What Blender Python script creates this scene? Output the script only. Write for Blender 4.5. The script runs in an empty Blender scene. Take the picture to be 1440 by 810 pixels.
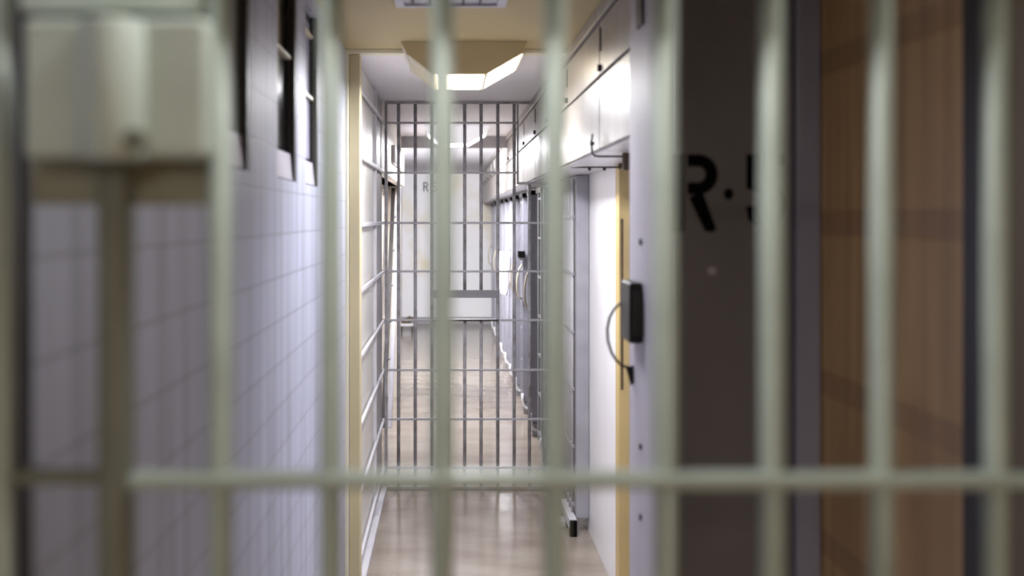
import bpy, bmesh, math, random
from mathutils import Vector, Matrix
random.seed(7)
sc = bpy.context.scene
C = sc.collection
F, VX, VY, EYE = 1500.0, 631.0, 306.0, 1.6     # focal length in pixels, vanishing point, eye height
CEIL = 2.286

def px(x, d): return (x - VX) / F * d           # pixel column -> X at depth d
def pz(y, d): return EYE - (y - VY) / F * d     # pixel row -> Z at depth d

# ------------------------------------------------------------------ materials
def lin(c):
    c = c / 255.0
    return c / 12.92 if c <= 0.04045 else ((c + 0.055) / 1.055) ** 2.4
def col(r, g, b): return (lin(r), lin(g), lin(b), 1.0)

def mat(name, rgb, rough=0.5, metal=0.0, var=0.12, scale=6.0, bump=0.0, stretch=None, spec=0.5,
        second=None, lo=0.35, hi=0.7):
    m = bpy.data.materials.new(name); m.use_nodes = True
    nt = m.node_tree; N = nt.nodes; L = nt.links
    b = N['Principled BSDF']
    b.inputs['Roughness'].default_value = rough
    b.inputs['Metallic'].default_value = metal
    b.inputs['Specular IOR Level'].default_value = spec
    tc = N.new('ShaderNodeTexCoord'); mp = N.new('ShaderNodeMapping')
    if stretch: mp.inputs['Scale'].default_value = stretch
    L.new(tc.outputs['Object'], mp.inputs['Vector'])
    nz = N.new('ShaderNodeTexNoise'); nz.inputs['Scale'].default_value = scale
    nz.inputs['Detail'].default_value = 5
    L.new(mp.outputs['Vector'], nz.inputs['Vector'])
    rp = N.new('ShaderNodeMapRange')
    rp.inputs['From Min'].default_value = lo; rp.inputs['From Max'].default_value = hi
    L.new(nz.outputs['Fac'], rp.inputs['Value'])
    mx = N.new('ShaderNodeMix'); mx.data_type = 'RGBA'
    c1 = col(*rgb)
    c2 = col(*second) if second else tuple(v * (1 - var) for v in c1[:3]) + (1,)
    mx.inputs['A'].default_value = c1; mx.inputs['B'].default_value = c2
    L.new(rp.outputs['Result'], mx.inputs['Factor'])
    L.new(mx.outputs['Result'], b.inputs['Base Color'])
    if bump:
        bp = N.new('ShaderNodeBump'); bp.inputs['Strength'].default_value = bump
        bp.inputs['Distance'].default_value = 0.01
        L.new(nz.outputs['Fac'], bp.inputs['Height']); L.new(bp.outputs['Normal'], b.inputs['Normal'])
    m['mix'] = mx.name
    return m

def tile_mat(name, rgb, mortar, bw, bh, offz, rough, plane='yz', msize=0.004, streak=0.25, blotch=None, offs=0.5, bumpy=0.25):
    """glazed tile / block wall: brick joints plus vertical wear streaks"""
    m = bpy.data.materials.new(name); m.use_nodes = True
    nt = m.node_tree; N = nt.nodes; L = nt.links
    b = N['Principled BSDF']; b.inputs['Roughness'].default_value = rough
    tc = N.new('ShaderNodeTexCoord'); sp = N.new('ShaderNodeSeparateXYZ'); cb = N.new('ShaderNodeCombineXYZ')
    L.new(tc.outputs['Object'], sp.inputs[0])
    ad = N.new('ShaderNodeMath'); ad.operation = 'SUBTRACT'; ad.inputs[1].default_value = offz
    L.new(sp.outputs['Z'], ad.inputs[0])
    L.new(sp.outputs['Y' if plane == 'yz' else 'X'], cb.inputs[0]); L.new(ad.outputs[0], cb.inputs[1])
    br = N.new('ShaderNodeTexBrick'); br.offset = offs
    br.inputs['Scale'].default_value = 1.0
    br.inputs['Brick Width'].default_value = bw; br.inputs['Row Height'].default_value = bh
    br.inputs['Mortar Size'].default_value = msize; br.inputs['Mortar Smooth'].default_value = 0.3
    c1 = col(*rgb)
    br.inputs['Color1'].default_value = c1
    br.inputs['Color2'].default_value = tuple(v * 0.94 for v in c1[:3]) + (1,)
    br.inputs['Mortar'].default_value = col(*mortar)
    L.new(cb.outputs[0], br.inputs['Vector'])
    mp = N.new('ShaderNodeMapping'); mp.inputs['Scale'].default_value = (14, 14, 0.7)
    L.new(tc.outputs['Object'], mp.inputs['Vector'])
    nz = N.new('ShaderNodeTexNoise'); nz.inputs['Scale'].default_value = 1.6; nz.inputs['Detail'].default_value = 4
    L.new(mp.outputs['Vector'], nz.inputs['Vector'])
    rp = N.new('ShaderNodeMapRange'); rp.inputs['From Min'].default_value = 0.35; rp.inputs['From Max'].default_value = 0.7
    rp.inputs['To Min'].default_value = 1.0; rp.inputs['To Max'].default_value = 1.0 - streak  # streaks darken the colour, painting in reflections of the glaze
    L.new(nz.outputs['Fac'], rp.inputs['Value'])
    mu = N.new('ShaderNodeMix'); mu.data_type = 'RGBA'; mu.blend_type = 'MULTIPLY'; mu.inputs['Factor'].default_value = 1
    L.new(br.outputs['Color'], mu.inputs['A']); L.new(rp.outputs['Result'], mu.inputs['B'])
    out = mu
    if blotch:
        n2 = N.new('ShaderNodeTexNoise'); n2.inputs['Scale'].default_value = 1.8; n2.inputs['Detail'].default_value = 8
        L.new(tc.outputs['Object'], n2.inputs['Vector'])
        r2 = N.new('ShaderNodeMapRange'); r2.inputs['From Min'].default_value = 0.55; r2.inputs['From Max'].default_value = 0.72
        L.new(n2.outputs['Fac'], r2.inputs['Value'])
        m2 = N.new('ShaderNodeMix'); m2.data_type = 'RGBA'; m2.inputs['B'].default_value = col(*blotch)
        L.new(r2.outputs['Result'], m2.inputs['Factor']); L.new(mu.outputs['Result'], m2.inputs['A'])
        out = m2
    L.new(out.outputs['Result'], b.inputs['Base Color'])
    iv = N.new('ShaderNodeMath'); iv.operation = 'MULTIPLY_ADD'; iv.inputs[1].default_value = -1.0
    L.new(br.outputs['Fac'], iv.inputs[0]); L.new(nz.outputs['Fac'], iv.inputs[2])
    bp = N.new('ShaderNodeBump'); bp.inputs['Strength'].default_value = bumpy; bp.inputs['Distance'].default_value = 0.006
    L.new(iv.outputs[0], bp.inputs['Height']); L.new(bp.outputs['Normal'], b.inputs['Normal'])
    return m

def emit_mat(name, rgb, strength):
    m = bpy.data.materials.new(name); m.use_nodes = True
    b = m.node_tree.nodes['Principled BSDF']
    b.inputs['Base Color'].default_value = (0.8, 0.8, 0.8, 1)
    b.inputs['Emission Color'].default_value = col(*rgb)
    b.inputs['Emission Strength'].default_value = strength
    b.inputs['Roughness'].default_value = 0.3
    return m

M = {}
M['bar_green'] = mat('sage enamel', (166, 178, 171), 0.42, var=0.16, scale=14, bump=0.08)
M['post_green'] = mat('dull sage enamel', (120, 124, 112), 0.5, var=0.2, scale=10, bump=0.08)
M['box_green'] = mat('sage lock enamel', (194, 207, 201), 0.45, var=0.15, scale=9, bump=0.1)
M['plate_olive'] = mat('olive plate enamel', (152, 153, 134), 0.55, var=0.2, scale=8)
M['dark_steel'] = mat('dark steel', (48, 42, 38), 0.45, metal=0.3, var=0.3, scale=12)
M['black_iron'] = mat('black iron', (26, 24, 23), 0.4, metal=0.4, var=0.3, scale=20, bump=0.1)
M['gate_gray'] = mat('grey gate paint', (176, 175, 183), 0.4, var=0.3, scale=16, bump=0.08, second=(128, 124, 124))
M['gate_rail'] = mat('grey rail paint', (182, 181, 189), 0.4, var=0.2, scale=16, bump=0.08)
M['slot_gray'] = mat('slot plate paint', (140, 140, 148), 0.45, var=0.1, scale=6)
M['white_paint'] = mat('white gloss paint', (222, 221, 226), 0.3, var=0.07, scale=5, bump=0.05)
M['sheet_white'] = mat('cream sheet paint', (214, 211, 206), 0.35, var=0.08, scale=3, bump=0.04)
M['sheet_gray'] = mat('grey sheet paint', (160, 156, 158), 0.4, var=0.12, scale=3, bump=0.04)
M['rail_white'] = mat('pale rail paint', (200, 199, 206), 0.35, var=0.1, scale=8)
M['cabinet'] = mat('cabinet gloss paint', (146, 140, 134), 0.36, var=0.2, scale=4, bump=0.06, stretch=(1, 2, 0.6))
M['seam'] = mat('seam grime', (84, 76, 70), 0.7, var=0.3, scale=20)  # dark brown that shows in the gaps between cabinet panels
M['yellow'] = mat('ochre trim paint', (198, 174, 118), 0.45, var=0.18, scale=5, stretch=(1, 1, 0.4))
M['tan_trim'] = mat('tan trim paint', (196, 184, 148), 0.45, var=0.14, scale=5, stretch=(1, 1, 0.4))
M['cream'] = mat('cream trim paint', (232, 226, 200), 0.4, var=0.08, scale=5)
M['ceil_tan'] = mat('tan ceiling paint', (188, 171, 128), 0.6, var=0.08, scale=2)
M['ceil_white'] = mat('white ceiling paint', (236, 234, 240), 0.6, var=0.06, scale=1.5)
M['beam'] = mat('grey beam paint', (150, 147, 150), 0.6, var=0.1, scale=3)
M['pier'] = mat('lavender jamb enamel', (176, 170, 180), 0.5, var=0.14, scale=4, bump=0.05, stretch=(1, 1, 0.5))
M['plate_dark'] = mat('charcoal door paint', (126, 121, 123), 0.5, var=0.3, scale=3, stretch=(1, 1, 0.5))
M['frame_slate'] = mat('slate frame paint', (160, 158, 178), 0.4, var=0.25, scale=5, stretch=(1, 1, 0.3))
M['stencil'] = mat('black stencil paint', (8, 7, 7), 0.9, var=0.2, scale=30, spec=0.1)
M['stencil_far'] = mat('worn stencil paint', (72, 70, 78), 0.7, var=0.2, scale=30)
M['floor'] = mat('sealed concrete', (150, 141, 129), 0.17, var=0.14, scale=2.2, stretch=(1.0, 2.2, 1), second=(128, 114, 102))
M['wall_white'] = mat('white block paint', (238, 237, 243), 0.4, var=0.05, scale=6, bump=0.06)
M['end_wall'] = mat('peeling wall paint', (220, 219, 224), 0.5, scale=2.1, second=(208, 198, 176), lo=0.52, hi=0.7, stretch=(1, 1, 0.8))
M['wall_cream'] = mat('cream wall paint', (214, 206, 196), 0.5, var=0.08, scale=3)
M['left_tile'] = tile_mat('glazed lavender tile', (186, 189, 208), (156, 156, 172), 3.1, 0.107, 1.452 - 0.107 * 20, 0.5, msize=0.003, streak=0.32)
M['right_tile'] = tile_mat('brown glazed block', (214, 174, 122), (190, 152, 108), 1.9, 0.333, 0.257, 0.5, msize=0.03, streak=0.4, blotch=(164, 126, 84))
M['shade_wall'] = mat('olive wall paint', (112, 98, 76), 0.6, var=0.15, scale=3)  # plain olive wall colour
M['glass_dark'] = mat('dark window glass', (24, 22, 22), 0.12, var=0.3, scale=2)
M['glass_gray'] = mat('clouded window glass', (158, 156, 174), 0.6, var=0.15, scale=3)  # pale grey diffuse panes
M['jamb_dark'] = mat('blackened steel sash', (44, 39, 37), 0.45, var=0.3, scale=9)
M['sill'] = mat('sill paint', (172, 166, 176), 0.5, var=0.1, scale=6)
M['base_gray'] = mat('grey base paint', (140, 138, 144), 0.5, var=0.1, scale=4)
M['cell_gray'] = mat('cell front paint', (160, 159, 168), 0.38, var=0.14, scale=10, bump=0.05)
M['cell_back'] = mat('grey cell paint', (96, 94, 102), 0.6, var=0.1, scale=3)
M['stile'] = mat('grey cell stile paint', (134, 133, 144), 0.4, var=0.16, scale=10, bump=0.05)
M['shade_gray'] = mat('dark grey cell paint', (70, 69, 76), 0.6, var=0.15, scale=3)  # darkened colour stands in for shade inside the cells
M['brass'] = mat('worn brass', (190, 180, 160), 0.35, metal=0.1, var=0.2, scale=15)
M['towel'] = mat('white cotton', (240, 240, 244), 0.9, var=0.06, scale=30, bump=0.3)
M['rag'] = mat('brown cloth', (112, 92, 68), 0.9, var=0.4, scale=12, bump=0.3)
M['rust'] = mat('rusted iron', (98, 80, 56), 0.7, var=0.45, scale=25, bump=0.2)
M['lamp_cap'] = mat('cream lamp housing', (206, 188, 144), 0.45, var=0.08, scale=6)
M['lamp_rib'] = mat('pale lamp rib', (214, 210, 200), 0.4, var=0.05, scale=6)
M['lamp_dull'] = mat('frosted lamp panel', (206, 198, 172), 0.3, var=0.25, scale=12)
M['lamp_on'] = emit_mat('lit lamp panel', (255, 236, 200), 5.0)
M['lamp_soft'] = emit_mat('faint lit lamp panel', (255, 246, 226), 0.4)
M['lamp_end'] = emit_mat('glowing lamp end panel', (244, 244, 252), 0.3)
M['lamp_cool'] = emit_mat('cool lit lamp panel', (244, 244, 255), 2.2)
M['day'] = emit_mat('daylit frosted glass', (236, 240, 255), 0.8)  # glow of the added, unseen far window

# ------------------------------------------------------------------ mesh helpers
class MB:
    def __init__(s): s.bm = bmesh.new()
    def box(s, x0, x1, y0, y1, z0, z1):
        vs = [s.bm.verts.new((x, y, z)) for z in (z0, z1) for y in (y0, y1) for x in (x0, x1)]
        for f in ((0,2,3,1),(4,5,7,6),(0,1,5,4),(2,6,7,3),(0,4,6,2),(1,3,7,5)):
            s.bm.faces.new([vs[i] for i in f])
        return s
    def hexa(s, pts):                        # 8 corners, same order as box
        vs = [s.bm.verts.new(p) for p in pts]
        for f in ((0,2,3,1),(4,5,7,6),(0,1,5,4),(2,6,7,3),(0,4,6,2),(1,3,7,5)):
            s.bm.faces.new([vs[i] for i in f])
        return s
    def tube(s, path, r, n=12, cap=True, closed=False):
        path = [Vector(p) for p in path]; rings = []
        m = len(path)
        prev = None
        for i, p in enumerate(path):
            a = path[(i - 1) % m] if (closed or i > 0) else p
            b = path[(i + 1) % m] if (closed or i < m - 1) else p
            t = (b - a).normalized()
            if prev is None:
                u = t.cross(Vector((0, 1, 0)) if abs(t.y) < 0.9 else Vector((1, 0, 0))).normalized()
            else:
                u = (prev - t * prev.dot(t)).normalized()
            prev = u; w = t.cross(u)
            rr = r[i] if isinstance(r, (list, tuple)) else r
            rings.append([s.bm.verts.new(p + (u * math.cos(2*math.pi*k/n) + w * math.sin(2*math.pi*k/n)) * rr) for k in range(n)])
        rng = range(m) if closed else range(m - 1)
        for i in rng:
            A, B = rings[i], rings[(i + 1) % m]
            for k in range(n):
                f = s.bm.faces.new((A[k], A[(k+1) % n], B[(k+1) % n], B[k])); f.smooth = True
        if cap and not closed:
            s.bm.faces.new(rings[0][::-1]); s.bm.faces.new(rings[-1])
        return s
    def prism(s, pts, axis, a, b):           # polygon in the other two axes, extruded along axis
        def P(u, v, t):
            return {'x': (t, u, v), 'y': (u, t, v), 'z': (u, v, t)}[axis]
        A = [s.bm.verts.new(P(u, v, a)) for u, v in pts]; B = [s.bm.verts.new(P(u, v, b)) for u, v in pts]
        n = len(pts)
        s.bm.faces.new(A); s.bm.faces.new(B[::-1])
        for i in range(n): s.bm.faces.new((A[i], B[i], B[(i+1) % n], A[(i+1) % n]))
        return s
    def strip(s, outer, inner, axis, a, b):  # ribbon between two polylines, extruded
        def P(p, t): return {'x': (t, p[0], p[1]), 'y': (p[0], t, p[1])}[axis]
        n = len(outer)
        for i in range(n - 1):
            q = [outer[i], outer[i+1], inner[i+1], inner[i]]
            A = [s.bm.verts.new(P(p, a)) for p in q]; B = [s.bm.verts.new(P(p, b)) for p in q]
            s.bm.faces.new(A); s.bm.faces.new(B[::-1])
            for k in range(4): s.bm.faces.new((A[k], B[k], B[(k+1) % 4], A[(k+1) % 4]))
        return s
    def done(s, name, m, parent=None, bev=0.0, smooth=False, seg=2):
        bmesh.ops.remove_doubles(s.bm, verts=s.bm.verts, dist=1e-6)
        bmesh.ops.recalc_face_normals(s.bm, faces=s.bm.faces)
        me = bpy.data.meshes.new(name); s.bm.to_mesh(me); s.bm.free()
        me.materials.append(m)
        o = bpy.data.objects.new(name, me); C.objects.link(o)
        if parent is not None:
            o.parent = parent
            r = parent
            off = Vector((0, 0, 0))
            while r is not None: off += r.location; r = r.parent
            if not parent.get('local'): o.location = -off
        if bev:
            b = o.modifiers.new('bevel', 'BEVEL'); b.width = bev; b.segments = seg; b.limit_method = 'ANGLE'
        return o

def thing(name, label, cat, loc=(0, 0, 0), group=None, local=False):
    o = bpy.data.objects.new(name, None); C.objects.link(o)
    o.empty_display_size = 0.1
    o.location = loc; o['label'] = label; o['category'] = cat
    if group: o['group'] = group
    if local: o['local'] = 1
    return o
def struct(o): o['kind'] = 'structure'; return o
def box(*a): return MB().box(*a)

# ------------------------------------------------------------------ the setting
D_FR = 0.93          # front gate
D_PIER0, D_PIER1 = 2.29, 2.835
D_JAMB = 4.35        # ochre door frame across the corridor
D_GATE = 6.28        # inner gate
D_END = 16.0
XL = -0.42           # near left wall
XR = 0.784           # near right wall
struct(box(-1.6, 1.8, -2.6, D_END + 0.3, -0.12, 0.0).done('floor', M['floor']))
struct(box(-1.6, 1.8, -2.6, D_JAMB, CEIL, CEIL + 0.12).done('ceiling', M['ceil_tan']))
struct(box(-1.6, 1.8, D_JAMB, D_END + 0.3, CEIL, CEIL + 0.12).done('ceiling_far', M['ceil_white']))

# near left wall with three slit windows
wins = [(1.955, 2.258), (2.614, 2.944), (3.13, 3.42)]
SILL, WTOP = 1.698, 2.235
w = MB()
w.box(XL - 0.20, XL, -2.5, D_JAMB, 0, SILL)
w.box(XL - 0.20, XL, -2.5, D_JAMB, WTOP, CEIL)
ys = [-2.5] + [v for a in wins for v in a] + [D_JAMB]
for i in range(0, len(ys), 2): w.box(XL - 0.20, XL, ys[i], ys[i+1], SILL, WTOP)
w.box(XL - 0.24, XL - 0.20, -2.5, D_JAMB, 0, CEIL)
struct(w.done('wall_left', M['left_tile']))
for i, (a, b) in enumerate(wins):
    root = bpy.data.objects.new('window_%d' % (i + 1), None); C.objects.link(root)
    root['kind'] = 'structure'; root.location = (XL, a, SILL)
    zs = SILL + 0.075
    xb = XL - 0.016
    # sloped white sill block
    s = MB(); s.hexa([(XL-0.06, a+.002, SILL+.004), (XL-.006, a+.002, SILL+.004), (XL-0.06, b-.03, SILL+.004), (XL-.006, b-.03, SILL+.004),
                      (XL-0.06, a+.002, zs+.012), (XL-0.012, a+.002, zs), (XL-0.06, b-.03, zs+.012), (XL-0.012, b-.03, zs)])
    s.done('window_sill', M['sill'], root)
    f = MB(); f.box(XL-0.018, XL-0.001, b-.03, b-.002, SILL+.001, WTOP-.002)
    f.box(XL-0.034, XL-0.020, a+.002, a+.016, zs+.012, WTOP-.002); f.box(XL-0.034, XL-0.020, a+.016, b-.03, WTOP-.02, WTOP-.002)
    f.done('window_frame', M['jamb_dark'], root)
    box(xb-.012, xb-.006, a+.016, b-.03, zs+.012, WTOP-.02).done('pane', M['glass_dark'] if i == 1 else M['glass_gray'], root)
    for zb in {0: (), 1: (2.035,), 2: (1.975, 2.17)}[i]:
        box(xb-.006, xb+.006, a+.016, b-.03, zb-.004, zb+.004).done('glazing_bar', M['cream'], root)

# ochre frame across the corridor
struct(MB().box(-0.41, -0.362, D_JAMB, D_JAMB+0.09, 0, CEIL-.02).done('trim_1', M['tan_trim'], bev=.003))
struct(MB().box(-0.422, -0.408, D_JAMB-.012, D_JAMB+0.09, 0, CEIL-.002).done('trim_2', M['cream'], bev=.003))
struct(MB().box(-0.422, 0.49, D_JAMB-.01, D_JAMB+0.05, CEIL-.018, CEIL).done('trim_3', M['cream'], bev=.003))
t4 = struct(MB().box(0.694, 0.74, D_JAMB, D_JAMB+0.09, 0, 1.82).done('trim_4', M['yellow'], bev=.003))
sl = box(.702, .712, D_JAMB-.004, D_JAMB+.002, pz(548, D_JAMB), pz(308, D_JAMB)).done('strike_slot', M['rust'], t4)

# corridor left side behind the cage panel and beyond
struct(box(-0.62, -0.405, D_JAMB, D_GATE, 0, CEIL).done('wall_left_corridor', M['wall_white']))
w = MB(); w.box(-0.75, -0.46, D_GATE, 9.5, 1.88, CEIL); w.box(-0.75, -0.40, D_GATE, 9.5, 1.88, CEIL)
w.box(-0.75, -0.56, D_GATE, 9.5, 0, 1.88); w.box(-0.75, -0.433, 9.5, 9.62, 0, CEIL)
struct(w.done('wall_left_cells', M['wall_cream']))
struct(box(-0.86, -0.70, 9.62, D_END, 0, CEIL).done('wall_left_far', M['wall_white']))
struct(box(-0.9, 1.0, D_END, D_END+.2, 0, CEIL).done('wall_end', M['end_wall']))
struct(box(-0.70, 0.72, D_END-.02, D_END, 0, 0.11).done('baseboard_end', M['base_gray'], bev=.004))
struct(box(-0.70, 0.72, 9.0, 9.12, CEIL-.095, CEIL).done('beam', M['beam'], bev=.004))
# right side
struct(box(0.715, 0.9, D_JAMB+.09, D_GATE-.3, 0, CEIL).done('wall_right', M['wall_white']))
struct(box(0.74, 0.9, D_PIER1, D_JAMB+.09, 0, CEIL).done('wall_right_near', M['wall_white']))
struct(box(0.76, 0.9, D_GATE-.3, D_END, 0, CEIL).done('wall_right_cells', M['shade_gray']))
struct(box(XR, XR+.2, -2.5, D_PIER0, 0, CEIL).done('wall_right_entry', M['right_tile']))
struct(box(-1.0, 1.4, -2.6, -2.5, 0, CEIL).done('wall_back', M['shade_wall']))
p = struct(MB().box(0.48, 0.9, D_PIER0, D_PIER1, 0, CEIL).done('wall_pier', M['pier'], bev=.006))
box(.474, .481, 2.62, 2.70, pz(38, 2.66), CEIL-.03).done('slot', M['dark_steel'], p)
for yy in (340, 628, 727):
    MB().tube([(.475, 2.66, pz(yy, 2.66)), (.481, 2.66, pz(yy, 2.66))], .008).done('bolt', M['dark_steel'], p)
# dark recess and olive strip at the near right
struct(box(px(1352, 1.63), px(1388, 1.63)+.01, 1.45, 1.63, 0, CEIL).done('trim_5', M['dark_steel'], bev=.004))
struct(box(px(1392, 1.36), XR+.002, 1.22, 1.36, 0, CEIL).done('trim_6', M['shade_wall'], bev=.006))

# added unseen window on the left wall, glowing to brighten the far corridor
wr = bpy.data.objects.new('window_4', None); C.objects.link(wr); wr['kind'] = 'structure'; wr.location = (-.70, 12, 1.2)
box(-.70, -.69, 10.4, 12.6, 0.9, 2.05).done('pane', M['day'], wr)
f = MB(); f.box(-.70, -.675, 10.35, 10.4, .85, 2.1); f.box(-.70, -.675, 12.6, 12.65, .85, 2.1)
f.box(-.70, -.675, 10.4, 12.6, .85, .9); f.box(-.70, -.675, 10.4, 12.6, 2.05, 2.1); f.done('window_frame', M['rail_white'], wr)

# ------------------------------------------------------------------ front gate (out of focus)
K = F / D_FR
def fx(x): return px(x, D_FR)
def fz(y): return pz(y, D_FR)
GZ = [fz(672) + k * 0.43 for k in (-2, -1, 0, 1)]
def cross(mb, x0, x1, z):
    mb.box(x0, x1, D_FR-.020, D_FR+.008, z-.006, z+.006)
g = thing('barred_gate', 'sage green barred gate filling the foreground, nearest the viewer and out of focus', 'gate', (fx(780), D_FR, 0))
for x in (310, 465, 622, 780, 935, 1085, 1240, 1400, 1556, 1712):
    MB().tube([(fx(x), D_FR, .03), (fx(x), D_FR, 2.22)], .0102, 20).done('bar', M['bar_green'], g)
for z in GZ:
    m = MB(); cross(m, fx(187) if z < 1.6 else fx(296), fx(1882), z); m.done('crossbar', M['bar_green'], g, bev=.003)
box(fx(187), fx(1882), D_FR-.015, D_FR+.015, .0, .03).done('bottom_rail', M['bar_green'], g, bev=.003)
box(fx(187), fx(1882), D_FR-.015, D_FR+.015, 2.22, 2.25).done('top_rail', M['bar_green'], g, bev=.003)

box(fx(1852), fx(1882), D_FR-.013, D_FR+.013, .03, 2.22).done('hinge_stile', M['bar_green'], g, bev=.003)
q = thing('barred_screen', 'fixed barred screen at left edge carrying a big sage green lock housing', 'barred screen', (fx(90), D_FR, 0))
MB().tube([(fx(2), D_FR, .03), (fx(2), D_FR, CEIL-.03)], .0102, 20).done('bar', M['bar_green'], q)
box(fx(15), fx(28), D_FR+.012, D_FR+.03, 0, CEIL).done('flat_stile', M['dark_steel'], q)  # plain dark strip beside the edge bar
box(fx(141), fx(184), D_FR-.013, D_FR+.02, 0, CEIL).done('post', M['post_green'], q, bev=.007, seg=3)
for z in GZ:
    m = MB(); m.box(fx(-60), fx(141), D_FR-.006, D_FR+.013, z-.006, z+.006); m.done('crossbar', M['post_green'], q, bev=.003)
box(fx(-60), fx(184), D_FR-.013, D_FR+.013, CEIL-.03, CEIL).done('top_rail', M['post_green'], q, bev=.003)
box(fx(-60), fx(184), D_FR-.013, D_FR+.013, 0, .03).done('bottom_rail', M['post_green'], q, bev=.003)
lh = box(px(32, .885), px(292, .885), D_FR-.045, D_FR-.014, pz(222, .885), pz(24, .885)).done('lock_housing', M['box_green'], q, bev=.006, seg=3)
box(fx(32), fx(290), D_FR+.02, D_FR+.026, fz(288), fz(-30)).done('backing_plate', M['plate_olive'], q, bev=.002)
box(fx(36), fx(290), D_FR-.014, D_FR+.02, fz(20), fz(-34)).done('top_bracket', M['box_green'], q, bev=.003)
MB().tube([(px(158, .88), D_FR-.048, pz(224, .86)), (px(158, .88), D_FR-.048, pz(22, .86))], .0265, 28).done('lock_cylinder', M['box_green'], lh, bev=.004)
MB().tube([(px(190, .862), D_FR-.074, pz(196, .862)), (px(190, .862), D_FR-.06, pz(196, .862))], .0085, 18).done('keyhole_cap', M['post_green'], lh)

# ------------------------------------------------------------------ steel door with stencil on the pier
D_PL = D_PIER0
dd = thing('steel_door', 'charcoal steel door panel stencilled R 5 at right behind the front bars', 'door', (px(1045, D_PL), D_PL-.02, 0))
dx0, dx1 = px(948, D_PL), px(1146, D_PL)
box(dx0, px(1110, D_PL), D_PL-.026, D_PL-.002, .012, CEIL-.012).done('door_panel', M['plate_dark'], dd, bev=.003)
box(px(1110, D_PL)+.001, dx1-.004, D_PL-.05, D_PL-.002, 0.012, CEIL-.012).done('door_stile', M['frame_slate'], dd, bev=.004)
ya, yb = D_PL-.0275, D_PL-.026
def SP(x, y): return (px(x, D_PL), pz(y, D_PL))
def arc(cx, cy, rx, ry, a0, a1, n=14):
    return [SP(cx + rx*math.cos(math.radians(a0+(a1-a0)*i/n)), cy + ry*math.sin(math.radians(a0+(a1-a0)*i/n))) for i in range(n+1)]
L = MB()
L.prism([SP(943, 218), SP(958, 218), SP(958, 326), SP(943, 326)], 'y', ya, yb)                       # R stem
L.strip([SP(963, 218)] + arc(978, 246, 27, 28, -90, 90) + [SP(963, 274)],
        [SP(963, 235)] + arc(978, 246, 10, 11, -90, 90) + [SP(963, 257)], 'y', ya, yb)                 # R bowl
L.prism([SP(965, 278), SP(984, 270), SP(1003, 322), SP(998, 326), SP(987, 325)], 'y', ya, yb)          # R leg
L.prism(arc(1020, 273, 6.5, 8, 0, 342, 18), 'y', ya, yb)                                               # dot
L.prism([SP(1045, 218), SP(1062, 218), SP(1062, 273), SP(1045, 265)], 'y', ya, yb)                     # 5 stem
L.prism([SP(1066, 218), SP(1099, 218), SP(1099, 234), SP(1066, 234)], 'y', ya, yb)                     # 5 top arm
L.strip(arc(1074, 288, 27, 34, -100, 95), arc(1074, 288, 12, 18, -100, 95), 'y', ya, yb)               # 5 bowl
L.prism([SP(1044, 290), SP(1060, 290), SP(1064, 316), SP(1055, 318), SP(1047, 308)], 'y', ya, yb)      # 5 tail
L.done('stencil_lettering', M['stencil'], dd)
MB().tube([(px(996, D_PL), D_PL-.034, pz(380, D_PL)), (px(996, D_PL), D_PL-.026, pz(380, D_PL))], .009, 16).done('door_bolt', M['pier'], dd)

# lock with ring pull on the pale jamb
lk = thing('lock', 'black lock case with a round wire pull and hanging key, on the pale jamb', 'lock', (.466, 2.66, 1.45))
zt, zb = pz(399, 2.6), pz(486, 2.6)
box(.447, .4795, 2.64, 2.775, zb, zt).done('lock_case', M['black_iron'], lk, bev=.006, seg=3)
box(.456, .4795, 2.632, 2.639, zb+.02, zt-.02).done('face_plate', M['dark_steel'], lk, bev=.002)
D_R = 2.77
pts = [(px(x, D_R), D_R, pz(y, D_R)) for x, y in ((881,424),(872,427),(864,434),(857,447),(854,463),(855,480),(860,496),(867,507),(876,515),(887,517),(895,513))]
MB().tube(pts, .0036, 12).done('pull_ring', M['black_iron'], lk)
m = MB(); m.prism([(px(880, D_R), pz(517, D_R)), (px(892, D_R), pz(517, D_R)), (px(892, D_R), pz(538, D_R)), (px(887, D_R), pz(542, D_R)), (px(884, D_R), pz(530, D_R))], 'y', D_R-.004, D_R+.004)
m.done('key', M['black_iron'], lk, bev=.001)

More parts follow.
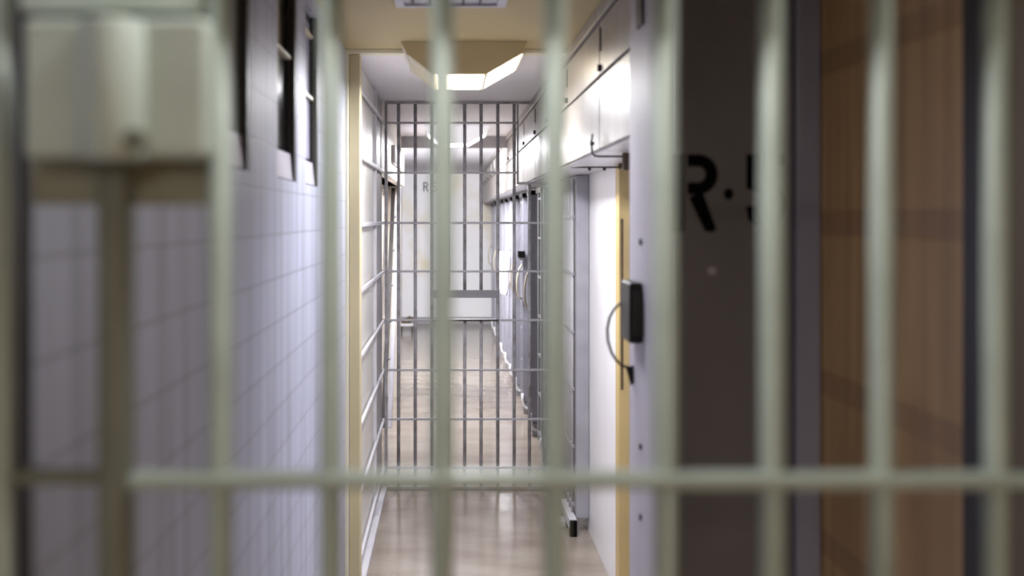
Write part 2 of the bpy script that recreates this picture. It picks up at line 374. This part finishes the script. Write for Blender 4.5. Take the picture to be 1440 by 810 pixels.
# ------------------------------------------------------------------ overhead cabinets on the right
XC, ZC = 0.493, 1.825
joints = [2.84, 3.49, 4.45, 5.35, 6.1, 7.0, 7.9, 8.8, 9.7, 10.6, 11.5, 12.4, 13.3, 14.2, 15.1, 15.98]
cabl = ['glossy overhead cabinet closest to the dark R 5 door, half hidden by the pale jamb',
        'glossy overhead cabinet above the white wall, between jamb and inner gate',
        'overhead cabinet directly before the inner gate, mostly behind a front bar',
        'overhead cabinet whose front the inner gate cuts across', 'first overhead cabinet past the inner gate']
ordn = ['second', 'third', 'fourth', 'fifth', 'sixth', 'seventh', 'eighth', 'ninth', 'tenth', 'last']
for i in range(len(joints) - 1):
    a, b = joints[i] + .003, joints[i+1] - .003
    lb = cabl[i] if i < 5 else '%s overhead cabinet past the inner gate, above the far cell doors' % ordn[i-5]
    c = thing('overhead_cabinet', lb, 'cabinet', (XC, a, ZC), 'overhead cabinets along the right side')
    x1 = 0.712
    box(XC+.012, x1, a, b, ZC, CEIL-.002).done('body', M['seam'], c)
    box(XC, XC+.012, a+.003, b-.003, 2.066, CEIL-.05).done('upper_panel', M['cabinet'], c, bev=.003)
    box(XC, XC+.012, a+.003, b-.003, ZC, 2.056).done('lower_panel', M['cabinet'], c, bev=.003)
    box(XC-.012, XC+.012, a, b, CEIL-.045, CEIL-.002).done('cornice', M['cabinet'], c, bev=.003)
    box(XC+.012, x1, a+.001, b-.001, ZC-.006, ZC).done('bottom_panel', M['white_paint'], c)
    hs = box(XC-.004, XC, b-.035, b-.02, 2.14, 2.215).done('hasp', M['gate_gray'] if i > 3 else M['seam'], c)
    MB().tube([(XC-.012, b-.03, 2.085), (XC, b-.03, 2.085)], .011, 12).done('knob', M['dark_steel'], c)

# lock rods just below the cabinet, not touching it
for i, (d, xa, xb, lb) in enumerate(((3.54, 840, 874, 'dark hooked rod under the nearest overhead cabinet, upper of the two'),
                                     (4.30, 803, 872, 'dark straight rod under the overhead cabinet, lower of the two'))):
    r = thing('hanging_rod', lb, 'rod', (px(xa, d), d, 1.83), 'lock rods under the cabinet')
    z = ZC - .022
    if i == 0:
        x0 = XC - .016
        MB().tube([(x0, d, z+.075), (x0-.003, d, z+.05), (x0-.001, d, z+.012), (x0+.008, d, z+.002), (x0+.024, d, z), (px(xb+8, d), d, z)], .0035, 10).done('rod', M['dark_steel'], r)
        MB().tube([(x0-.008, d, z+.043), (x0+.006, d, z+.043)], .006, 10).done('hook_pin', M['dark_steel'], r)
        box(px(876, d), px(887, d), d-.01, d+.02, z-.045, z+.013).done('bracket', M['rust'], r, bev=.003)
    else:
        MB().tube([(px(xa, d), d, z), (px(xb+10, d), d, z)], .0035, 10).done('rod', M['dark_steel'], r)
        for xx in (829, 850):
            MB().tube([(px(xx, d), d-.003, z-.007), (px(xx, d), d+.003, z-.007)], .007, 10).done('rod_collar', M['dark_steel'], r)
        box(px(870, d), px(884, d), d-.01, d+.02, z-.006, ZC-.007).done('bracket', M['rust'], r, bev=.003)

# ------------------------------------------------------------------ ceiling lights and vent
prof = [(-.246, 0), (-.222, -.048), (-.122, -.128), (.088, -.128), (.234, -.044), (.248, 0)]
def light_fixture(y0, length, lb, lit, dull, cap, cx=.058):
    t = thing('ceiling_light', lb, 'ceiling light', (cx, y0, CEIL), 'corridor ceiling lights')
    P = [(cx + a, CEIL + b) for a, b in prof]
    y1 = y0 + length
    inn = [(cx + a*0.93, CEIL + b*0.93 - 0.0) for a, b in prof]
    MB().prism(P, 'y', y0, y0+.012).done('end_cap', cap, t, bev=.002)
    MB().prism(P, 'y', y1-.012, y1).done('end_cap', cap, t, bev=.002)
    def panel(i, j, mt, nm, e0=.012, e1=.012):
        a, b = P[i], P[j]
        d = Vector((b[0]-a[0], b[1]-a[1])); n = Vector((-d.y, d.x)).normalized() * .006
        k0, k1 = .05, .95
        A = (a[0]+d.x*k0, a[1]+d.y*k0); B = (a[0]+d.x*k1, a[1]+d.y*k1)
        MB().prism([A, B, (B[0]+n.x, B[1]+n.y), (A[0]+n.x, A[1]+n.y)], 'y', y0+e0, y1-e1).done(nm, mt, t)
    panel(1, 2, dull, 'left_diffuser'); panel(2, 3, lit, 'bottom_diffuser'); panel(3, 4, lit, 'right_diffuser')
    panel(0, 1, M['lamp_rib'], 'left_flank'); panel(4, 5, M['lamp_rib'], 'right_flank')
    for i in (1, 2, 3, 4):
        MB().tube([(P[i][0], y0+.012, P[i][1]+.003), (P[i][0], y1-.012, P[i][1]+.003)], .006, 8).done('rib', M['lamp_rib'], t)
    return t
light_fixture(4.15, .51, 'faceted ceiling light with a tan end, in the corridor before the inner gate', M['lamp_on'], M['lamp_dull'], M['lamp_cap'])
light_fixture(8.0, .51, 'white faceted ceiling light seen through the inner gate', M['lamp_cool'], M['lamp_cool'], M['lamp_end'])
light_fixture(.38, .51, 'faceted ceiling light overhead just before the foreground gate', M['lamp_soft'], M['lamp_soft'], M['lamp_cap'])

v = thing('ceiling_vent', 'pale ceiling vent with dark slats at the top edge of the view', 'vent', (.01, 3.2, CEIL))
vx0, vx1, vy0, vy1 = px(556, 3.40), px(712, 3.40), 2.95, 3.43
m = MB(); m.box(vx0, vx1, vy1-.03, vy1, CEIL-.012, CEIL); m.box(vx0, vx1, vy0, vy0+.03, CEIL-.012, CEIL)
m.box(vx0, vx0+.03, vy0+.03, vy1-.03, CEIL-.012, CEIL); m.box(vx1-.03, vx1, vy0+.03, vy1-.03, CEIL-.012, CEIL)
m.done('vent_frame', M['rail_white'], v, bev=.003)
box(vx0+.03, vx1-.03, vy0+.03, vy1-.03, CEIL-.003, CEIL).done('vent_panel', M['white_paint'], v)
for k in range(6):
    xx = vx0 + .057 + k * .053
    if xx < vx1 - .04: box(xx-.003, xx+.003, vy0+.03, vy1-.03, CEIL-.011, CEIL-.003).done('slat', M['dark_steel'], v)

# ------------------------------------------------------------------ inner gate
ig = thing('barred_gate', 'grey barred gate across the corridor in focus, with a food slot at waist height', 'gate', (.1, D_GATE, 0))
def gx(x): return px(x, D_GATE)
def gz(y): return pz(y, D_GATE)
BR, RR = .0098, .0065
zb, zt = gz(686), CEIL - .012
slot = (gz(449), gz(409))
for x in (560.5, 584, 607.5, 630.5, 653.5, 676.5, 700, 723):
    m = MB()
    if x in (630.5, 653.5, 676.5):
        m.tube([(gx(x), D_GATE, zb), (gx(x), D_GATE, slot[0])], BR, 14); m.tube([(gx(x), D_GATE, slot[1]), (gx(x), D_GATE, zt)], BR, 14)
    else: m.tube([(gx(x), D_GATE, zb), (gx(x), D_GATE, zt)], BR, 14)
    m.done('bar', M['gate_gray'], ig)
for x in (744.5, 766, 789): MB().tube([(gx(x), D_GATE, zb), (gx(x), D_GATE, gz(257))], BR, 14).done('bar', M['gate_gray'], ig)
for y in (173, 243): box(gx(543), gx(728), D_GATE-.013, D_GATE-.004, gz(y)-RR, gz(y)+RR).done('crossbar', M['gate_rail'], ig, bev=.002)
for y in (313.5, 381.5, 450, 520, 589, 657): box(gx(543), gx(790), D_GATE-.013, D_GATE-.004, gz(y)-RR, gz(y)+RR).done('crossbar', M['gate_rail'], ig, bev=.002)
box(gx(541), gx(545), D_GATE-.02, D_GATE+.02, 0, CEIL-.01).done('hinge_stile', M['gate_gray'], ig, bev=.003)
box(gx(541), gx(745), D_GATE-.015, D_GATE+.015, CEIL-.018, CEIL-.004).done('top_rail', M['gate_gray'], ig, bev=.003)
box(gx(541), gx(795), D_GATE-.015, D_GATE+.015, gz(688), gz(683)).done('bottom_rail', M['gate_gray'], ig, bev=.003)
m = MB(); m.box(gx(726.5), gx(729), D_GATE-.012, D_GATE+.012, gz(259), CEIL-.02); m.box(gx(729), gx(795), D_GATE-.012, D_GATE+.012, gz(259), gz(256))
m.done('latch_frame', M['gate_gray'], ig, bev=.002)
sp = box(gx(609), gx(701), D_GATE-.02, D_GATE-.014, gz(418.5), gz(407.5)).done('slot_plate', M['slot_gray'], ig, bev=.002)
box(gx(609), gx(701), D_GATE-.032, D_GATE+.012, gz(451), gz(448.5)).done('slot_shelf', M['dark_steel'], ig, bev=.002)

# cage panel along the left wall
cp = thing('cage_panel', 'pale steel cage panel with horizontal rails along the left corridor wall', 'cage panel', (-.39, 5.3, 0))
box(-.404, -.396, D_JAMB+.095, 5.62, .03, CEIL-.01).done('sheet', M['sheet_white'], cp)
box(-.404, -.392, 5.645, D_GATE-.025, .03, CEIL-.01).done('end_sheet', M['sheet_gray'], cp)
box(-.404, -.380, 5.62, 5.645, 0, CEIL-.01).done('post', M['rail_white'], cp, bev=.003)
for y in (173, 243, 313.5, 381.5, 450, 520, 589, 657):
    box(-.388, -.374, D_JAMB+.095, D_GATE-.022, gz(y)-.009, gz(y)+.009).done('rail', M['rail_white'], cp, bev=.002)
box(-.404, -.362, D_JAMB+.095, D_GATE-.03, 0.0, .03).done('base_channel', M['rail_white'], cp, bev=.004)

# sliding gate seen edge-on at right
sg = thing('sliding_gate', 'pale sliding gate slid back edge-on beside the white right wall', 'gate', (.68, 5.5, 0.05))
d0 = 5.42
box(.648, .713, d0, d0+.05, .07, 1.815).done('end_stile', M['cell_gray'], sg, bev=.004)
for k in range(5):
    MB().tube([(.637, d0+.07+k*.1, .075), (.637, d0+.07+k*.1, 1.80)], .008, 12).done('bar', M['rail_white'], sg)
for k in range(6):
    box(.631, .646, d0+.05, d0+.52, .12+k*.295, .138+k*.295).done('rail', M['cell_gray'], sg, bev=.002)
box(.62, .65, d0+.52, d0+.55, .07, 1.815).done('rear_stile', M['gate_gray'], sg, bev=.003)
box(.655, .705, d0+.05, d0+.55, 1.79, 1.815).done('top_rail', M['cell_gray'], sg)
fg = thing('floor_guide', 'white floor channel with black end at the foot of the edge-on sliding gate', 'door guide', (.65, 5.45, 0))
m = MB(); m.box(.605, .645, 5.36, 5.75, .03, .085); m.done('channel', M['rail_white'], fg, bev=.006)
box(.607, .643, 5.34, 5.36, .0, .08).done('end_stop', M['stencil'], fg, bev=.003)
box(.56, .605, 5.50, 5.60, .0, .035).done('foot', M['rail_white'], fg, bev=.006)
box(.61, .64, 5.5, 5.75, 0, .03).done('base', M['seam'], fg)

# ------------------------------------------------------------------ cell fronts beyond the gate (pitch 0.88 m)
def cell_front(d, lb, name, cat, handle, first):
    t = thing(name, lb, cat, (.60, d, 0), 'cell fronts beyond the inner gate', local=True)
    Wd = .42
    # end stile faces the corridor end-on, its foot curls into a white guide
    m = MB(); m.box(0, .06, 0, .045, .10, 1.80); m.done('end_stile', M['stile'], t, bev=.003)
    m = MB(); m.box(.012, .05, Wd-.05, Wd, .08, 1.80); m.done('rear_stile', M['stile'], t, bev=.003)
    for k in range(2):
        MB().tube([(.03, .15+k*.11, .09), (.03, .13+k*.105, 1.79)], .0095, 10).done('bar', M['stile'], t)
    for k in range(7):
        m = MB(); m.box(.012, .04, .045, Wd-.05, .13+k*.265, .145+k*.265); m.done('rail', M['stile'], t)
    box(.0, .07, 0.0, Wd, 1.765, 1.80).done('head_rail', M['jamb_dark'], t)
    pts = [(.0, -.006, .17), (.0, -.006, .12), (.008, -.006, .075), (.03, -.006, .05), (.06, -.006, .04)]
    m = MB(); m.tube(pts, .011, 10); m.done('foot_guide', M['white_paint'], t)
    m = MB(); m.box(.01, .06, .0, .06, 0.0, .095); m.done('foot', M['base_gray'], t, bev=.003)
    if handle:
        h = [(-.004, -.02, 1.22), (-.03, -.025, 1.18), (-.046, -.03, 1.10), (-.048, -.03, 1.02), (-.036, -.025, .96), (-.004, -.02, .94)]
        m = MB(); m.tube(h, .0075, 10); m.done('handle', M['brass'], t)
    return t
names = ['nearest', 'second', 'third', 'fourth', 'fifth', 'sixth', 'seventh', 'eighth', 'farthest']
for i in range(10):
    d = 6.92 + .88 * i
    if i % 2 == 1:
        lb = '%s barred cell door past the inner gate, with a curved brass handle' % ['nearest', 'second', 'third', 'fourth', 'farthest'][i//2]
        cell_front(d, lb, 'cell_door', 'cell door', True, i == 0)
    else:
        lb = '%s fixed barred cell panel past the inner gate, between cell doors' % ['nearest', 'second', 'third', 'fourth', 'farthest'][i//2]
        cell_front(d, lb, 'cell_panel', 'barred panel', i in (2,), False)

# black lock and towel on the cell fronts
d = 8.668
bl = thing('padlock_box', 'small black lock box on a cell front past the gate', 'lock box', (px(733, d), d, 1.3))
box(px(728, d), px(738, d), d-.045, d-.001, pz(362, d), pz(353, d)).done('lock_body', M['stencil'], bl, bev=.004)
box(px(730, d), px(736, d), d-.02, d-.008, pz(366, d), pz(362, d)).done('hasp', M['gate_gray'], bl)
# towel: hanging folded cloth
d = 10.395
m = MB(); rows = []
for j in range(13):
    z = pz(354, d) + (pz(415, d) - pz(354, d)) * j / 12
    row = []
    for k in range(9):
        s = k / 8
        wdt = .10 * (1 - .25 * (j / 12) ** 2) * (1 if j < 10 else 1 - .16 * (j - 9))
        x = px(708, d) + (s - .5) * wdt + .006 * math.sin(j * .7)
        y = d + .012 * math.sin(s * 11 + j * .25) * (0.4 + j / 12)
        row.append(m.bm.verts.new((x, y, z)))
    rows.append(row)
for j in range(12):
    for k in range(8):
        f = m.bm.faces.new((rows[j][k], rows[j][k+1], rows[j+1][k+1], rows[j+1][k])); f.smooth = True
tw = m.done('towel', M['towel'])
sd = tw.modifiers.new('solid', 'SOLIDIFY'); sd.thickness = .012
tw['label'] = 'white towel hanging on a far cell front'; tw['category'] = 'towel'

MB().tube([(px(712, d), d, pz(356, d)), (px(712, d), d, pz(350, d)), (.598, d+.02, pz(349, d)), (.602, d+.044, pz(349, d))], .005, 8).done('hanging_loop', M['white_paint'], tw)
# leaning frame at left beyond the gate
lf = thing('leaning_ladder', 'tall grey steel ladder leaning by the left cells past the inner gate', 'ladder', (-.45, 8.2, 0))
def lean(x0, y0, x1, y1, z1, r, nm, mt):
    a = Vector((x0, y0, 0)); b = Vector((x1, y1, z1))
    m = MB(); dy = r
    m.hexa([(a.x-r*.5, a.y-dy, a.z), (a.x+r*.5, a.y-dy, a.z), (a.x-r*.5, a.y+dy, a.z), (a.x+r*.5, a.y+dy, a.z),
            (b.x-r*.5, b.y-dy, b.z), (b.x+r*.5, b.y-dy, b.z), (b.x-r*.5, b.y+dy, b.z), (b.x+r*.5, b.y+dy, b.z)])
    return m.done(nm, mt, lf, bev=.003)
lean(-.452, 8.15, -.438, 9.40, 1.86, .034, 'ladder_rail', M['cell_gray'])
lean(-.500, 8.15, -.486, 9.40, 1.86, .034, 'ladder_rail', M['jamb_dark'])
for k in range(6):
    s = (k + .7) / 6.6
    MB().tube([(-.500+.014*s, 8.15+1.25*s, 1.86*s), (-.452+.014*s, 8.15+1.25*s, 1.86*s)], .012, 10).done('rung', M['gate_gray'], lf)

# white louver box high on left beyond the gate, gives no light
vl = thing('wall_lamp', 'slim white box lamp high on the cream left wall past the gate', 'lamp', (-.4, 8, 2.1))
box(-.398, -.372, 7.45, 8.35, 1.985, 2.11).done('lamp_body', M['white_paint'], vl, bev=.008)
box(-.392, -.376, 8.352, 8.40, 2.0, 2.095).done('end_cap', M['gate_gray'], vl, bev=.004)

# small bench with rag at end wall
st = thing('step_stool', 'low white step stool near the end wall at left', 'stool', (-.59, 14.9, 0))
box(-.685, -.49, 14.75, 15.05, .10, .13).done('seat', M['white_paint'], st, bev=.004)
for xx in (-.67, -.52):
    for yy in (14.77, 15.01): box(xx, xx+.02, yy, yy+.02, 0, .10).done('leg', M['dark_steel'], st)
m = MB(); bmesh.ops.create_icosphere(m.bm, subdivisions=3, radius=1)
for vv in m.bm.verts:
    n = 1 + .22 * math.sin(vv.co.x*5+1) * math.cos(vv.co.y*4) + .1*math.sin(vv.co.z*7)
    vv.co = Vector((-.565 + vv.co.x*.085*n, 14.9 + vv.co.y*.1*n, max(.131, .165 + vv.co.z*.045*n + .03*vv.co.x)))
for f in m.bm.faces: f.smooth = True
rg = m.done('rag', M['rag']); rg['label'] = 'crumpled brown cloth lying on the low white stool'; rg['category'] = 'cloth'

# far stencil, painted on the end wall
def EP(x, y): return (px(x, D_END), pz(y, D_END))
m = MB(); ya, yb = D_END-.004, D_END-.0005
def ebox(x0, x1, y0, y1): m.prism([EP(x0, y0), EP(x1, y0), EP(x1, y1), EP(x0, y1)], 'y', ya, yb)
def earc(cx, cy, rx, ry, a0, a1, n=10):
    return [EP(cx + rx*math.cos(math.radians(a0+(a1-a0)*i/n)), cy + ry*math.sin(math.radians(a0+(a1-a0)*i/n))) for i in range(n+1)]
ebox(595.2, 597, 256, 269.5)
m.strip([EP(597.2, 256)] + earc(599.2, 259.6, 3.2, 3.6, -90, 90) + [EP(597.2, 263.2)], [EP(597.2, 257.8)] + earc(599.2, 259.6, 1.5, 1.8, -90, 90) + [EP(597.2, 261.4)], 'y', ya, yb)
m.prism([EP(598.4, 263.2), EP(600.4, 263.2), EP(603, 269.5), EP(601, 269.5)], 'y', ya, yb)
ebox(609.5, 616, 256, 257.8); ebox(609.5, 611.2, 257.8, 263)
m.strip([EP(609.5, 261.2)] + earc(612.4, 265.3, 3.8, 4.2, -80, 100) + [EP(609, 269.3)], [EP(609.5, 263)] + earc(612.4, 265.3, 2.1, 2.5, -80, 100) + [EP(609, 267.6)], 'y', ya, yb)
m.done('stencil_lettering', M['stencil_far'], bpy.data.objects['wall_end'])

# ------------------------------------------------------------------ lamps and added fill lights
def area(name, loc, rot, sx, sy, power, color, spread=180):
    l = bpy.data.lights.new(name, 'AREA'); l.shape = 'RECTANGLE'; l.size = sx; l.size_y = sy
    l.energy = power; l.color = color; l.spread = math.radians(spread)
    o = bpy.data.objects.new(name, l); C.objects.link(o); o.location = loc; o.rotation_euler = rot
    return o
ZL = CEIL - .136
area('lamp_glow', (.045, 4.405, ZL), (0, 0, 0), .19, .47, 19, (.93, .94, 1.0))
area('lamp_glow', (.045, 8.255, ZL), (0, 0, 0), .19, .47, 46, (.95, .95, 1.0))
area('lamp_glow', (.045, .845, ZL), (0, 0, 0), .19, .05, 2.2, (1.0, .98, .95))
area('vent_glow', (.01, 3.19, CEIL-.014), (0, 0, 0), .3, .4, 8.2, (.93, .94, 1.0), 118)  # added fill below the unlit vent, brightens the left wall
area('beam_lamp_glow', (.03, 9.14, 2.235), (math.radians(72), 0, 0), 1.1, .07, 88, (1.0, .985, .985), 110)  # added fill behind the beam, no fixture there, brightens the end wall
area('day_glow', (-.68, 11.5, 1.45), (0, math.radians(-80), 0), 1.0, 2.0, 5, (.98, .98, 1.0), 130)  # added fill at the unseen window
area('hall_glow', (0, -1.9, 2.2), (0, 0, 0), .3, .5, 27, (1.0, .92, .79))  # added unseen fill behind the camera for gate, door and right wall

wd = bpy.data.worlds.new('world'); sc.world = wd; wd.use_nodes = True
wd.node_tree.nodes['Background'].inputs[0].default_value = (.55, .5, .42, 1)
wd.node_tree.nodes['Background'].inputs[1].default_value = 0.5

# ------------------------------------------------------------------ camera
cd = bpy.data.cameras.new('camera'); cam = bpy.data.objects.new('camera', cd); C.objects.link(cam)
cam.location = (0, 0, EYE); cam.rotation_euler = (math.radians(90), 0, 0)
cd.sensor_width = 36; cd.lens = F / 1440 * 36
cd.shift_x = (720 - VX) / 1440; cd.shift_y = -(405 - VY) / 1440
cd.clip_start = .02; cd.clip_end = 60
cd.dof.use_dof = True; cd.dof.focus_distance = 6.1; cd.dof.aperture_fstop = (cd.lens / 1000) / .0185
sc.camera = cam
sc.view_settings.view_transform = 'Standard'; sc.view_settings.look = 'None'
sc.view_settings.exposure = 0.72; sc.view_settings.gamma = 1.0; sc.view_settings.use_curve_mapping = False
